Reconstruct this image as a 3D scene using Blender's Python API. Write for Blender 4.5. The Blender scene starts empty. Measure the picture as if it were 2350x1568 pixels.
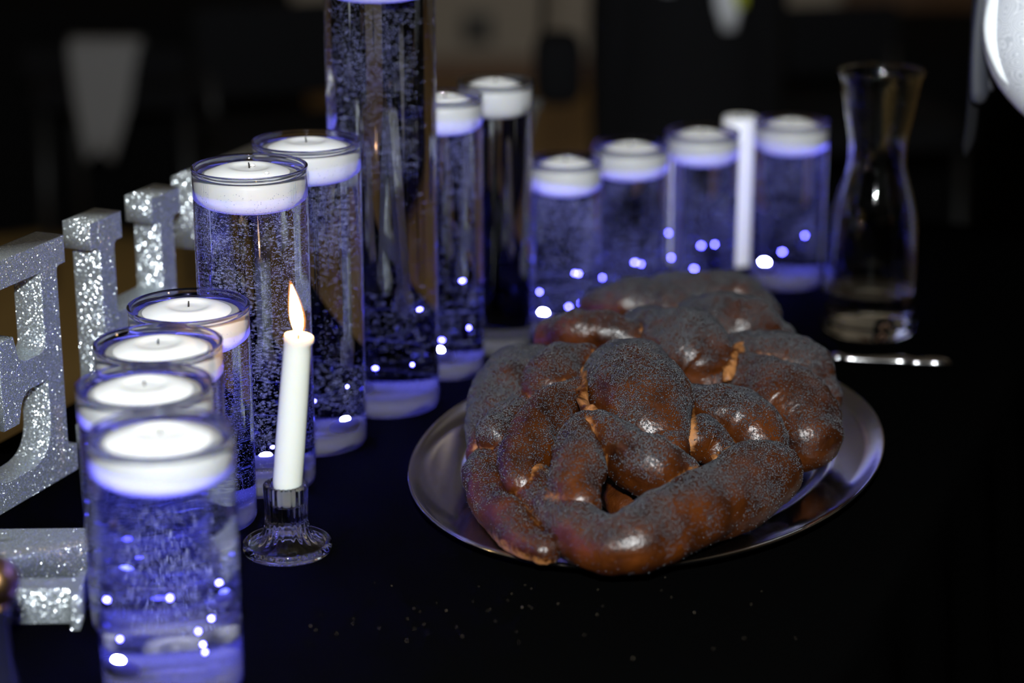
import bpy, bmesh, math, random
import numpy as np
from mathutils import Vector, Matrix, noise
R = math.radians
rng = random.Random(7)
nrng = np.random.default_rng(11)
sc = bpy.context.scene
col = sc.collection

K = 10.0                                   # scene unit: 1 Blender unit = 10 cm (sizes below are written in metres)
sc.unit_settings.system = 'METRIC'; sc.unit_settings.scale_length = 1 / K
# ------------------------------------------------------------------ camera, world, light
cd = bpy.data.cameras.new('camera'); cam = bpy.data.objects.new('camera', cd); col.objects.link(cam)
cam.location = (0, 0, 0.65 * K); cam.rotation_euler = (R(90 - 17.7), 0, 0)
cd.sensor_width = 36; cd.lens = 75.06; cd.clip_start = 0.5; cd.clip_end = 1000
cd.dof.use_dof = True; cd.dof.focus_distance = 1.675 * K; cd.dof.aperture_fstop = 2.45 / K
sc.camera = cam
w = bpy.data.worlds.new('world'); sc.world = w; w.use_nodes = True
w.node_tree.nodes['Background'].inputs[0].default_value = (0.5, 0.45, 0.42, 1)
w.node_tree.nodes['Background'].inputs[1].default_value = 0.004
fl = bpy.data.lights.new('camera_flash', 'AREA'); fl.shape = 'RECTANGLE'; fl.size = 0.07 * K; fl.size_y = 0.045 * K
fl.energy = 66 * K * K; fl.color = (0.93, 0.98, 1.0)
flash = bpy.data.objects.new('camera_flash', fl); col.objects.link(flash)
flash.location = (-0.01 * K, -0.03 * K, 0.92 * K)
flash.rotation_euler = (Vector((0.03, 1.7, 0.08)) * K - Vector(flash.location)).to_track_quat('-Z', 'Y').to_euler()
fl.cycles.is_caustics_light = True
for lx in (-2.6, 2.6):                                   # unseen fill lights, added to brighten the ceiling the tray reflects
    ul = bpy.data.lights.new('ceiling_fill_light', 'AREA'); ul.shape = 'DISK'; ul.size = .3 * K; ul.energy = 11 * K * K; ul.color = (1.0, .95, .89)
    uo = bpy.data.objects.new('ceiling_fill_light', ul); col.objects.link(uo); uo.location = (lx * K, 5.6 * K, 1.45 * K); uo.rotation_euler = (R(180), 0, 0)
sc.view_settings.view_transform = 'Standard'; sc.view_settings.look = 'None'
sc.view_settings.gamma = 1; sc.view_settings.use_curve_mapping = False
sc.view_settings.exposure = 0.0
cy = sc.cycles
cy.use_denoising = True
cy.sample_clamp_indirect = 4.0
cy.max_bounces = 14; cy.transmission_bounces = 12; cy.glossy_bounces = 5; cy.diffuse_bounces = 3
cy.transparent_max_bounces = 16
cy.caustics_refractive = True; cy.caustics_reflective = False
cy.blur_glossy = 0.3

# ------------------------------------------------------------------ materials
def mat(name):
    m = bpy.data.materials.new(name); m.use_nodes = True
    nt = m.node_tree; b = nt.nodes['Principled BSDF']
    return m, nt, b
def N(nt, kind, **kw):
    n = nt.nodes.new(kind)
    for k, v in kw.items(): setattr(n, k, v)
    return n
def simple(name, color, rough=0.5, metal=0.0, spec=0.5, bump=None, var=None, sheen=0):
    m, nt, b = mat(name)
    b.inputs['Base Color'].default_value = (*color, 1); b.inputs['Roughness'].default_value = rough
    b.inputs['Metallic'].default_value = metal; b.inputs['Specular IOR Level'].default_value = spec
    if sheen: b.inputs['Sheen Weight'].default_value = sheen
    tc = N(nt, 'ShaderNodeTexCoord')
    if var:
        nz = N(nt, 'ShaderNodeTexNoise'); nz.inputs['Scale'].default_value = var[0]; nz.inputs['Detail'].default_value = 5
        mx = N(nt, 'ShaderNodeMix', data_type='RGBA'); mx.inputs[6].default_value = (*color, 1)
        mx.inputs[7].default_value = (*var[1], 1)
        nt.links.new(tc.outputs['Object'], nz.inputs['Vector']); nt.links.new(nz.outputs['Fac'], mx.inputs[0])
        nt.links.new(mx.outputs[2], b.inputs['Base Color'])
    if bump:
        nz = N(nt, 'ShaderNodeTexNoise'); nz.inputs['Scale'].default_value = bump[0]; nz.inputs['Detail'].default_value = 4
        bp = N(nt, 'ShaderNodeBump'); bp.inputs['Strength'].default_value = bump[1]; bp.inputs['Distance'].default_value = bump[2] * K
        nt.links.new(tc.outputs['Object'], nz.inputs['Vector']); nt.links.new(nz.outputs['Fac'], bp.inputs['Height'])
        nt.links.new(bp.outputs[0], b.inputs['Normal'])
    return m
def glass(name, ior=1.45, rough=0.0, color=(1, 1, 1)):
    m, nt, b = mat(name); nt.nodes.remove(b)
    g = N(nt, 'ShaderNodeBsdfGlass'); g.inputs['IOR'].default_value = ior; g.inputs['Roughness'].default_value = rough
    g.inputs['Color'].default_value = (*color, 1)
    nt.links.new(g.outputs[0], nt.nodes['Material Output'].inputs[0])
    return m
def emit(name, color, strength):
    m, nt, b = mat(name); nt.nodes.remove(b)
    e = N(nt, 'ShaderNodeEmission'); e.inputs[0].default_value = (*color, 1); e.inputs[1].default_value = strength
    nt.links.new(e.outputs[0], nt.nodes['Material Output'].inputs[0])
    return m
def flame_mat(name, color, strength):
    m = emit(name, color, strength); nt = m.node_tree
    e = next(n for n in nt.nodes if n.type == 'EMISSION')
    t = N(nt, 'ShaderNodeBsdfTransparent'); a = N(nt, 'ShaderNodeAddShader')
    nt.links.new(e.outputs[0], a.inputs[0]); nt.links.new(t.outputs[0], a.inputs[1]); nt.links.new(a.outputs[0], nt.nodes['Material Output'].inputs[0])
    return m
def frost_mat():
    m, nt, b = mat('frosted_thick_base'); nt.nodes.remove(b)
    d = N(nt, 'ShaderNodeBsdfDiffuse'); d.inputs[0].default_value = (.27, .26, .29, 1)
    t = N(nt, 'ShaderNodeBsdfTransparent'); x = N(nt, 'ShaderNodeMixShader'); x.inputs[0].default_value = .55
    nt.links.new(d.outputs[0], x.inputs[1]); nt.links.new(t.outputs[0], x.inputs[2]); nt.links.new(x.outputs[0], nt.nodes['Material Output'].inputs[0])
    return m
def wax_mat(name, color, sss):
    m, nt, b = mat(name)
    b.inputs['Base Color'].default_value = (*color, 1); b.inputs['Roughness'].default_value = 0.42
    b.inputs['Specular IOR Level'].default_value = 0.35
    if sss:
        b.inputs['Subsurface Weight'].default_value = sss
        b.inputs['Subsurface Radius'].default_value = (0.010, 0.0065, 0.004) if color[2] < color[0] - .02 else (0.004, 0.005, 0.008)
        b.inputs['Subsurface Scale'].default_value = K
    return m
def glitter_mat():
    m, nt, b = mat('silver_glitter'); nt.nodes.remove(b)
    tc = N(nt, 'ShaderNodeTexCoord'); vo = N(nt, 'ShaderNodeTexVoronoi'); vo.inputs['Scale'].default_value = 1350
    sub = N(nt, 'ShaderNodeVectorMath', operation='SUBTRACT'); sub.inputs[1].default_value = (.5, .5, .5)
    scl = N(nt, 'ShaderNodeVectorMath', operation='SCALE'); scl.inputs['Scale'].default_value = 1.35
    geo = N(nt, 'ShaderNodeNewGeometry'); add = N(nt, 'ShaderNodeVectorMath', operation='ADD')
    nor = N(nt, 'ShaderNodeVectorMath', operation='NORMALIZE')
    gl = N(nt, 'ShaderNodeBsdfGlossy'); gl.inputs['Roughness'].default_value = 0.27
    gl.inputs['Color'].default_value = (0.86, 0.93, 0.95, 1)
    df = N(nt, 'ShaderNodeBsdfDiffuse'); df.inputs['Color'].default_value = (0.27, 0.30, 0.32, 1)
    mx = N(nt, 'ShaderNodeMixShader'); mx.inputs[0].default_value = 0.66
    L = nt.links.new
    L(tc.outputs['Object'], vo.inputs['Vector']); L(vo.outputs['Color'], sub.inputs[0]); L(sub.outputs[0], scl.inputs[0])
    L(scl.outputs[0], add.inputs[0]); L(geo.outputs['Normal'], add.inputs[1]); L(add.outputs[0], nor.inputs[0])
    L(nor.outputs[0], gl.inputs['Normal']); L(df.outputs[0], mx.inputs[1]); L(gl.outputs[0], mx.inputs[2])
    L(mx.outputs[0], nt.nodes['Material Output'].inputs[0])
    return m
def crust_mat():
    m, nt, b = mat('egg_washed_crust'); L = nt.links.new
    tc = N(nt, 'ShaderNodeTexCoord'); at = N(nt, 'ShaderNodeAttribute', attribute_name='crease')
    n1 = N(nt, 'ShaderNodeTexNoise'); n1.inputs['Scale'].default_value = 38; n1.inputs['Detail'].default_value = 5
    n2 = N(nt, 'ShaderNodeTexNoise'); n2.inputs['Scale'].default_value = 240; n2.inputs['Detail'].default_value = 6
    r1 = N(nt, 'ShaderNodeValToRGB')
    cr = r1.color_ramp; cr.elements[0].position = .30; cr.elements[0].color = (0.009, 0.0021, 0.0006, 1)
    cr.elements[1].position = .72; cr.elements[1].color = (0.070, 0.0168, 0.0018, 1)
    mul = N(nt, 'ShaderNodeMath', operation='MULTIPLY_ADD'); mul.inputs[1].default_value = 0.9; mul.inputs[2].default_value = -0.45
    ad = N(nt, 'ShaderNodeMath', operation='ADD'); ad.use_clamp = True
    r2 = N(nt, 'ShaderNodeValToRGB'); c2 = r2.color_ramp
    c2.elements[0].position = .38; c2.elements[0].color = (0, 0, 0, 1); c2.elements[1].position = .78; c2.elements[1].color = (1, 1, 1, 1)
    mx = N(nt, 'ShaderNodeMix', data_type='RGBA'); mx.inputs[7].default_value = (0.27, 0.105, 0.026, 1)
    mr = N(nt, 'ShaderNodeMapRange'); mr.inputs[3].default_value = 0.31; mr.inputs[4].default_value = 0.75
    bp = N(nt, 'ShaderNodeBump'); bp.inputs['Strength'].default_value = 0.55; bp.inputs['Distance'].default_value = 0.0016 * K
    L(tc.outputs['Object'], n1.inputs['Vector']); L(tc.outputs['Object'], n2.inputs['Vector'])
    L(n1.outputs['Fac'], r1.inputs[0]); L(n2.outputs['Fac'], mul.inputs[0])
    L(at.outputs['Fac'], ad.inputs[0]); L(mul.outputs[0], ad.inputs[1]); L(ad.outputs[0], r2.inputs[0])
    L(r2.outputs[0], mx.inputs[0]); L(r1.outputs[0], mx.inputs[6]); L(mx.outputs[2], b.inputs['Base Color'])
    L(r2.outputs[0], mr.inputs[0]); L(mr.outputs[0], b.inputs['Roughness'])
    L(n2.outputs['Fac'], bp.inputs['Height']); L(bp.outputs[0], b.inputs['Normal'])
    b.inputs['Specular IOR Level'].default_value = 0.46
    return m
def wood_mat(name, c1, c2, scale):
    m, nt, b = mat(name); L = nt.links.new
    tc = N(nt, 'ShaderNodeTexCoord'); mp = N(nt, 'ShaderNodeMapping'); mp.inputs['Scale'].default_value = (scale * 8, scale, scale)
    nz = N(nt, 'ShaderNodeTexNoise'); nz.inputs['Scale'].default_value = 3; nz.inputs['Detail'].default_value = 6
    rp = N(nt, 'ShaderNodeValToRGB'); rp.color_ramp.elements[0].color = (*c1, 1); rp.color_ramp.elements[1].color = (*c2, 1)
    L(tc.outputs['Object'], mp.inputs[0]); L(mp.outputs[0], nz.inputs['Vector']); L(nz.outputs['Fac'], rp.inputs[0])
    L(rp.outputs[0], b.inputs['Base Color']); b.inputs['Roughness'].default_value = 0.45
    return m
def paisley_mat():
    m, nt, b = mat('white_paisley_cotton'); L = nt.links.new
    tc = N(nt, 'ShaderNodeTexCoord'); nz = N(nt, 'ShaderNodeTexNoise'); nz.inputs['Scale'].default_value = 22; nz.inputs['Detail'].default_value = 1
    mx = N(nt, 'ShaderNodeVectorMath', operation='ADD')
    vo = N(nt, 'ShaderNodeTexVoronoi', feature='F1'); vo.inputs['Scale'].default_value = 70
    sn = N(nt, 'ShaderNodeMath', operation='MULTIPLY'); sn.inputs[1].default_value = 46
    s2 = N(nt, 'ShaderNodeMath', operation='SINE')
    rp = N(nt, 'ShaderNodeValToRGB'); rp.color_ramp.elements[0].position = .0; rp.color_ramp.elements[0].color = (.40, .42, .46, 1)
    rp.color_ramp.elements[1].position = .55; rp.color_ramp.elements[1].color = (.60, .62, .65, 1)
    L(tc.outputs['Object'], nz.inputs['Vector']); L(tc.outputs['Object'], mx.inputs[0])
    sc_ = N(nt, 'ShaderNodeVectorMath', operation='SCALE'); sc_.inputs['Scale'].default_value = 0.03
    L(nz.outputs['Color'], sc_.inputs[0]); L(sc_.outputs[0], mx.inputs[1]); L(mx.outputs[0], vo.inputs['Vector'])
    L(vo.outputs['Distance'], sn.inputs[0]); L(sn.outputs[0], s2.inputs[0]); L(s2.outputs[0], rp.inputs[0])
    L(rp.outputs[0], b.inputs['Base Color']); b.inputs['Roughness'].default_value = 0.8
    return m
M = dict(
    cloth=simple('black_tablecloth', (0.0010, 0.0010, 0.0010), 0.95, spec=0.0, bump=(900, .4, .0006)),
    drape=simple('black_drape', (0.0030, 0.0030, 0.0032), 0.95, spec=0.08),
    vase=glass('water_filled_glass', 1.37, 0.012, color=(0.985, 0.99, 1.0)),
    water=glass('water_surface', 1.33),
    clear=glass('clear_glass', 1.46, 0.02, color=(0.99, 1.0, 0.995)),
    wax=wax_mat('white_wax', (0.82, 0.82, 0.82), 0.55),
    taper=wax_mat('ivory_taper_wax', (0.52, 0.53, 0.47), 0.5),
    wick=simple('charred_wick', (0.01, 0.009, 0.008), 0.9),
    bubble=simple('bubble_led_tint', (0.42, 0.44, 0.62), 0.25, spec=0.8),  # bubbles are colourless; the blue tint paints in LED glow
    puck=simple('white_plastic', (0.62, 0.62, 0.66), 0.5),
    led=emit('blue_led', (0.10, 0.11, 1.0), 42000), fairy=emit('blue_fairy_bulb', (0.07, 0.065, 1.0), 110), wire=simple('thin_silver_wire', (.16, .16, .18), .6, metal=1.0),
    flame=flame_mat('flame_core', (1.0, 0.66, 0.27), 9), mantle=flame_mat('flame_mantle', (1.0, 0.33, 0.05), 0.55),
    frost=frost_mat(),
    glitter=glitter_mat(), crust=crust_mat(),
    seed=simple('poppy_seed', (0.007, 0.008, 0.012), 0.26, spec=1.0, var=(420, (0.026, 0.029, 0.036))),
    silver=simple('polished_silver', (0.56, 0.56, 0.56), 0.13, metal=1.0, bump=(60, .05, .001)),
    steel=simple('knife_steel', (0.36, 0.35, 0.35), 0.15, metal=1.0),
    crumb=simple('bread_crumb', (0.26, 0.20, 0.14), 0.9),
    bronze=simple('aged_bronze', (0.35, 0.20, 0.09), 0.3, metal=1.0),
    darkglass=simple('dark_blue_bottle_glass', (0.006, 0.006, 0.016), 0.2, spec=0.4),
    wall=simple('tan_painted_wall', (0.40, 0.345, 0.28), 0.9, spec=0.1, var=(1.5, (0.36, 0.31, 0.25))),
    base=simple('brown_skirting', (0.16, 0.085, 0.04), 0.6),
    floor=wood_mat('oak_floor', (0.30, 0.18, 0.055), (0.44, 0.28, 0.09), 0.6),
    black=simple('black_fabric', (0.006, 0.006, 0.007), 0.9, spec=0.1),
    blackmetal=simple('black_metal', (0.010, 0.010, 0.010), 0.5),
    shirt=simple('white_shirt', (0.6, 0.62, 0.66), 0.85),
    pale=simple('pale_napkin_cloth', (0.19, 0.185, 0.185), 0.9),
    lime=simple('lime_tie_silk', (0.55, 0.62, 0.04), 0.5),
    skin=simple('skin', (0.46, 0.27, 0.19), 0.55),
    hair=simple('dark_hair', (0.015, 0.010, 0.008), 0.5),
    paisley=paisley_mat(),
    satin=simple('white_satin_cuff', (0.74, 0.78, 0.80), 0.45),
    socket=simple('dark_socket_plate', (0.04, 0.035, 0.03), 0.6),
    doorwood=wood_mat('dark_brown_door_wood', (0.085, 0.045, 0.022), (0.14, 0.075, 0.035), 1.0),
    satinblack=simple('black_satin', (0.018, 0.020, 0.028), 0.55),
    red=simple('dark_red_cushion', (0.06, 0.006, 0.005), 0.8),
)

# ------------------------------------------------------------------ object helpers
def empty(name, loc, label=None, cat=None, group=None, rz=0):
    o = bpy.data.objects.new(name, None); col.objects.link(o)
    o.location = loc; o.rotation_euler = (0, 0, rz); o.empty_display_size = 0.02
    tag(o, label, cat, group); return o
def tag(o, label=None, cat=None, group=None, kind=None):
    if label: o['label'] = label
    if cat: o['category'] = cat
    if group: o['group'] = group
    if kind: o['kind'] = kind
    return o
def pydata(name, verts, faces, material, parent=None, smooth=True, sharp=None):
    me = bpy.data.meshes.new(name); me.from_pydata([tuple(v) for v in verts], [], faces); me.update()
    me.materials.append(material)
    if smooth: me.polygons.foreach_set('use_smooth', [True] * len(me.polygons))
    o = bpy.data.objects.new(name, me); col.objects.link(o)
    if sharp is not None and smooth: me.set_sharp_from_angle(angle=R(sharp))
    if parent: o.parent = parent
    return o
def lathe_vf(prof, seg=48, sx=1.0, sy=1.0, mod=None):
    """prof: list of (r, z) from bottom axis outward; r == 0 closes on the axis."""
    V, F, rings = [], [], []
    for i, (r, z) in enumerate(prof):
        if r <= 1e-9:
            rings.append([len(V)]); V.append((0, 0, z))
        else:
            ring = []
            for k in range(seg):
                a = 2 * math.pi * k / seg; rr = r * (mod(a, i, r, z) if mod else 1)
                ring.append(len(V)); V.append((rr * sx * math.cos(a), rr * sy * math.sin(a), z))
            rings.append(ring)
    for a, b in zip(rings, rings[1:]):
        if len(a) == 1 and len(b) == 1: continue
        for k in range(seg):
            k2 = (k + 1) % seg
            if len(a) == 1: F.append((a[0], b[k2], b[k]))
            elif len(b) == 1: F.append((a[k], a[k2], b[0]))
            else: F.append((a[k], a[k2], b[k2], b[k]))
    return V, F
def lathe(name, prof, material, parent=None, seg=48, sharp=40, **kw):
    V, F = lathe_vf(prof, seg, **kw)
    return pydata(name, V, F, material, parent, True, sharp)
def tube_vf(pts, radii, seg=12, flat=1.0):
    """closed tube through pts with rounded ends"""
    P = [Vector(p) for p in pts]; n = len(P); V, F, rings = [], [], []
    up = None
    for i in range(n):
        t = (P[min(i + 1, n - 1)] - P[max(i - 1, 0)]).normalized()
        if up is None:
            up = Vector((0, 0, 1)) if abs(t.z) < .9 else Vector((0, 1, 0))
        s = t.cross(up).normalized(); up = s.cross(t).normalized()
        ring = []
        for k in range(seg):
            a = 2 * math.pi * k / seg
            ring.append(len(V)); V.append(P[i] + float(radii[i]) * (math.cos(a) * s + flat * math.sin(a) * up))
        rings.append(ring)
    for a, b in zip(rings, rings[1:]):
        for k in range(seg):
            k2 = (k + 1) % seg; F.append((a[k], a[k2], b[k2], b[k]))
    F.append(tuple(reversed(rings[0]))); F.append(tuple(rings[-1]))
    return V, F
def spline(pts, n):
    """Catmull-Rom through rows of pts (any width)"""
    P = np.array(pts, float); m = len(P)
    Q = np.vstack([2 * P[0] - P[1], P, 2 * P[-1] - P[-2]]); out = []
    for t in np.linspace(0, m - 1, n):
        i = min(int(t), m - 2); f = t - i; p0, p1, p2, p3 = Q[i], Q[i + 1], Q[i + 2], Q[i + 3]
        out.append(.5 * (2 * p1 + (p2 - p0) * f + (2 * p0 - 5 * p1 + 4 * p2 - p3) * f * f + (3 * p1 - p0 - 3 * p2 + p3) * f ** 3))
    return np.array(out)
def capsule_path(pts, n=26):
    """spline (x,y,z,r) plus hemispherical ends -> centres, radii"""
    S = spline(pts, n); C = [S[0, :3]]; Rr = [S[0, 3] * .05]
    d0 = S[0, :3] - S[1, :3]; d0 /= np.linalg.norm(d0); d1 = S[-1, :3] - S[-2, :3]; d1 /= np.linalg.norm(d1)
    C = []; Rr = []
    for a in (0.02, 20, 40, 58, 74): C.append(S[0, :3] + d0 * S[0, 3] * math.cos(R(a))); Rr.append(S[0, 3] * max(math.sin(R(a)), .03))
    for s in S: C.append(s[:3]); Rr.append(s[3])
    for a in (74, 58, 40, 20, 0.02): C.append(S[-1, :3] + d1 * S[-1, 3] * math.cos(R(a))); Rr.append(S[-1, 3] * max(math.sin(R(a)), .03))
    return C, Rr
def box_vf(x0, x1, y0, y1, z0, z1):
    V = [(x, y, z) for z in (z0, z1) for y in (y0, y1) for x in (x0, x1)]
    F = [(0, 2, 3, 1), (4, 5, 7, 6), (0, 1, 5, 4), (2, 6, 7, 3), (0, 4, 6, 2), (1, 3, 7, 5)]
    return V, F
def rbox(name, x0, x1, y0, y1, z0, z1, material, parent=None, bev=0.01, seg=2):
    bm = bmesh.new(); V, F = box_vf(x0, x1, y0, y1, z0, z1)
    vs = [bm.verts.new(v) for v in V]
    for f in F: bm.faces.new([vs[i] for i in f])
    if bev: bmesh.ops.bevel(bm, geom=bm.edges[:], offset=bev, segments=seg, profile=.5, affect='EDGES')
    me = bpy.data.meshes.new(name); bm.to_mesh(me); bm.free(); me.materials.append(material)
    me.polygons.foreach_set('use_smooth', [True] * len(me.polygons)); me.set_sharp_from_angle(angle=R(35))
    o = bpy.data.objects.new(name, me); col.objects.link(o)
    if parent: o.parent = parent
    return o
def join(parts):
    V, F = [], []
    for v, f in parts:
        k = len(V); V += list(v); F += [tuple(i + k for i in q) for q in f]
    return V, F

# unit ball for bubbles (18 verts, 32 tris) and seed (6 verts, 8 tris)
def ball():
    bm = bmesh.new(); bmesh.ops.create_icosphere(bm, subdivisions=1, radius=1)
    v = np.array([p.co[:] for p in bm.verts]); f = [tuple(q.index for q in p.verts) for p in bm.faces]; bm.free(); return v, f
BV, BF = ball()
def scatter(name, pts, radii, material, parent, frames=None, stretch=(1, 1, 1), smooth=True, octa=False):
    if octa:
        uv = np.array([(1, 0, 0), (-1, 0, 0), (0, 1, 0), (0, -1, 0), (0, 0, 1), (0, 0, -1)], float)
        uf = [(0, 2, 4), (2, 1, 4), (1, 3, 4), (3, 0, 4), (2, 0, 5), (1, 2, 5), (3, 1, 5), (0, 3, 5)]
    else: uv, uf = BV, BF
    n = len(pts); k = len(uv); uv = uv * np.array(stretch)
    if frames is None: V = (uv[None] * np.array(radii)[:, None, None] + np.array(pts)[:, None]).reshape(-1, 3)
    else: V = (np.einsum('nij,kj->nki', np.array(frames), uv) * np.array(radii)[:, None, None] + np.array(pts)[:, None]).reshape(-1, 3)
    F = (np.array(uf)[None] + (np.arange(n) * k)[:, None, None]).reshape(-1, 3)
    me = bpy.data.meshes.new(name); me.vertices.add(len(V)); me.vertices.foreach_set('co', V.astype(np.float32).ravel())
    me.loops.add(F.size); me.loops.foreach_set('vertex_index', F.ravel().astype(np.int32)); me.polygons.add(len(F))
    me.polygons.foreach_set('loop_start', np.arange(len(F), dtype=np.int32) * 3)
    me.update(calc_edges=True); me.validate()
    if smooth: me.polygons.foreach_set('use_smooth', [True] * len(me.polygons))
    me.materials.append(material)
    o = bpy.data.objects.new(name, me); col.objects.link(o); o['kind'] = 'stuff'
    if parent: o.parent = parent
    return o
def receiver(o): o.cycles.is_caustics_receiver = True
def caster(o): o.cycles.is_caustics_caster = True

# ------------------------------------------------------------------ setting
TU = Vector((0.385, 0.923, 0)).normalized(); TV = Vector((0.923, -0.385, 0)).normalized()   # along / across the table
TABLE_H = 0.75; FZ = -TABLE_H
def on_table(u, v, z=0): return TU * u + TV * v + Vector((0, 0, z))
def struct(o): o['kind'] = 'structure'; return o
struct(pydata('floor', *box_vf(-5, 5, -1.5, 7.32, FZ - .05, FZ), M['floor'], None, False))
struct(pydata('wall_back', *box_vf(-5, 5, 7.3, 7.4, FZ, 2.2), M['wall'], None, False))
struct(pydata('wall_left', *box_vf(-5.1, -5, -1.5, 7.4, FZ, 2.2), M['wall'], None, False))
struct(pydata('wall_right', *box_vf(5, 5.1, -1.5, 7.4, FZ, 2.2), M['wall'], None, False))
struct(pydata('ceiling', *box_vf(-5.1, 5.1, -1.5, 7.4, 2.2, 2.3), M['wall'], None, False))
struct(rbox('baseboard_back', -5, 5, 7.28, 7.3, FZ, FZ + .10, M['base'], None, .004))
dr = struct(rbox('door_1', 1.12, 2.05, 7.26, 7.3, FZ, 1.35, M['doorwood'], None, .004))
for zz in (FZ + .15, FZ + 1.1):
    for xx in (1.20, 1.62): rbox('door_panel', xx, xx + .35, 7.245, 7.262, zz, zz + .80, M['doorwood'], dr, .008)
v, f = tube_vf([(1.19, 7.262, .27), (1.19, 7.22, .27), (1.27, 7.215, .27)], [.011, .011, .010], 8); pydata('door_handle', v, f, M['bronze'], dr)
so = empty('wall_socket', (-0.12, 7.3, FZ + .20), 'small dark socket plate low on the tan back wall', 'socket')
rbox('socket_plate', -.05, .05, -.014, 0, -.05, .05, M['socket'], so, .003)
lathe('socket_hole', [(0, 0), (.022, 0), (.022, .004), (.016, .004), (.015, .001), (0, .001)], M['blackmetal'], so, 20).rotation_euler = (R(90), 0, 0)
so.children[-1].location = (0, -.0145, 0)

# black tablecloth: flat top with draped, softly folded skirt
def drape(name, corners, top, bottom, material, fold=0.018, rad=0.03, per=0.16):
    P = [Vector(c) for c in corners]; n = len(P)
    path = []
    for i in range(n):                                   # rounded corners
        a, b, c = P[i - 1], P[i], P[(i + 1) % n]
        d1 = (a - b).normalized(); d2 = (c - b).normalized()
        for t in np.linspace(0, 1, 6):
            path.append((b + d1 * rad) * (1 - t) ** 2 + 2 * b * t * (1 - t) + (b + d2 * rad) * t ** 2)
    dense = []
    for i in range(len(path)):
        a, b = path[i], path[(i + 1) % len(path)]; k = max(1, int((b - a).length / .035))
        for j in range(k): dense.append(a.lerp(b, j / k))
    m = len(dense); cen = sum(dense, Vector()) / m; V, F = [], []
    s = 0; ss = []
    for i in range(m): ss.append(s); s += (dense[(i + 1) % m] - dense[i]).length
    kk = round(s / per)
    rows = [(0, top, 0), (.006, top - .004, 0), (.010, top - .014, .05), (.014, top - .06, .3), (.020, top - .2, .7), (.03, top - .45, 1), (.04, bottom, 1.2)]
    for off, z, fa in rows:
        for i in range(m):
            nrm = (dense[(i + 1) % m] - dense[i - 1]).normalized().cross(Vector((0, 0, 1)))
            q = dense[i] + nrm * (off + fold * fa * (1 + math.sin(2 * math.pi * kk * ss[i] / s + 1.3 * math.sin(5 * ss[i]))))
            V.append((q.x, q.y, z))
    for r in range(len(rows) - 1):
        for i in range(m):
            j = (i + 1) % m; F.append((r * m + i, (r + 1) * m + i, (r + 1) * m + j, r * m + j))
    F.append(tuple(range(m)))
    return pydata(name, V, F, material, None, True, 50)
tc = drape('tablecloth', [on_table(.55, -1.085), on_table(.55, -.305), on_table(2.52, -.305), on_table(2.52, -1.085)], 0.0, FZ + .01, M['cloth'])
tag(tc, 'long black cloth over the table under the candles and bread', 'tablecloth')

# ------------------------------------------------------------------ vases with floating candles
#      x, y, radius, height, bubbles, LED offset (dx, dy), second LED offset, descriptor
VASES = [
 ('V1', -.226, 1.290, .0467, .178, 700, (-.026, -.012), 'nearest short glass vase, blurred at the bottom left, full of blue glints'),
 ('V2', -.252, 1.386, .0465, .178, 700, (-.020, .010), 'short glass vase directly behind the nearest blurred one'),
 ('V3', -.2575, 1.479, .0465, .178, 900, (.012, .010), 'third short glass vase from the camera, its right rim lit by the flame'),
 ('V4', -.249, 1.5735, .0465, .178, 1500, (.006, -.010), 'sharp short glass vase just left of the lit taper candle'),
 ('V5', -.2085, 1.657, .0458, .268, 2600, (.002, .008), 'medium tall bubbly glass vase right behind the lit taper candle'),
 ('V6', -.172, 1.752, .0452, .268, 2000, (.022, -.008), 'second medium tall glass vase, between the bubbly one and the tallest vase'),
 ('V7', -.115, 1.852, .0484, .405, 2200, (-.020, .004), 'tallest glass vase, running out of the top of the picture'),
 ('V8', -.062, 1.945, .0350, .268, 900, (-.006, -.006), 'slim medium vase right beside the tallest one, with violet candle base'),
 ('V9', -.016, 2.020, .0360, .268, 0, None, 'unlit medium vase without blue glow, behind the slim violet one'),
 ('V10', .053, 2.066, .0362, .180, 1000, (-.017, -.006), 'short blue vase at far left of the distant row of four'),
 ('V11', .121, 2.136, .0392, .180, 1000, (.010, .006), 'short blue vase second in the distant row, right behind the bread top'),
 ('V12', .200, 2.200, .0385, .180, 900, (.012, -.006), 'short blue vase third in the distant row, in front of the white pillar'),
 ('V13', .300, 2.252, .0396, .180, 700, (-.019, -.004), 'short greyish vase at the right end of the row beside the carafe'),
]
CANDLE = {
 'V1': 'white floating candle in the nearest blurred vase at bottom left', 'V2': 'white floating candle in the short vase second from the camera',
 'V3': 'white floating candle in the third short vase from the camera', 'V4': 'white floating candle with dark wick tip, left of the flame',
 'V5': 'white floating candle with wax chip, in the bubbly vase behind the flame', 'V6': 'white floating candle in the vase between bubbly and tallest ones',
 'V7': 'white floating candle cut off by the top of the picture', 'V8': 'small violet-bottomed floating candle beside the tallest vase',
 'V9': 'plain greyish white floating candle without blue glow', 'V10': 'blue-edged floating candle at left end of the distant row of four',
 'V11': 'blue-edged floating candle second in the distant row, above the bread', 'V12': 'blue-edged floating candle just left of the white pillar candle',
 'V13': 'floating candle between the white pillar candle and the carafe'}
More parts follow.
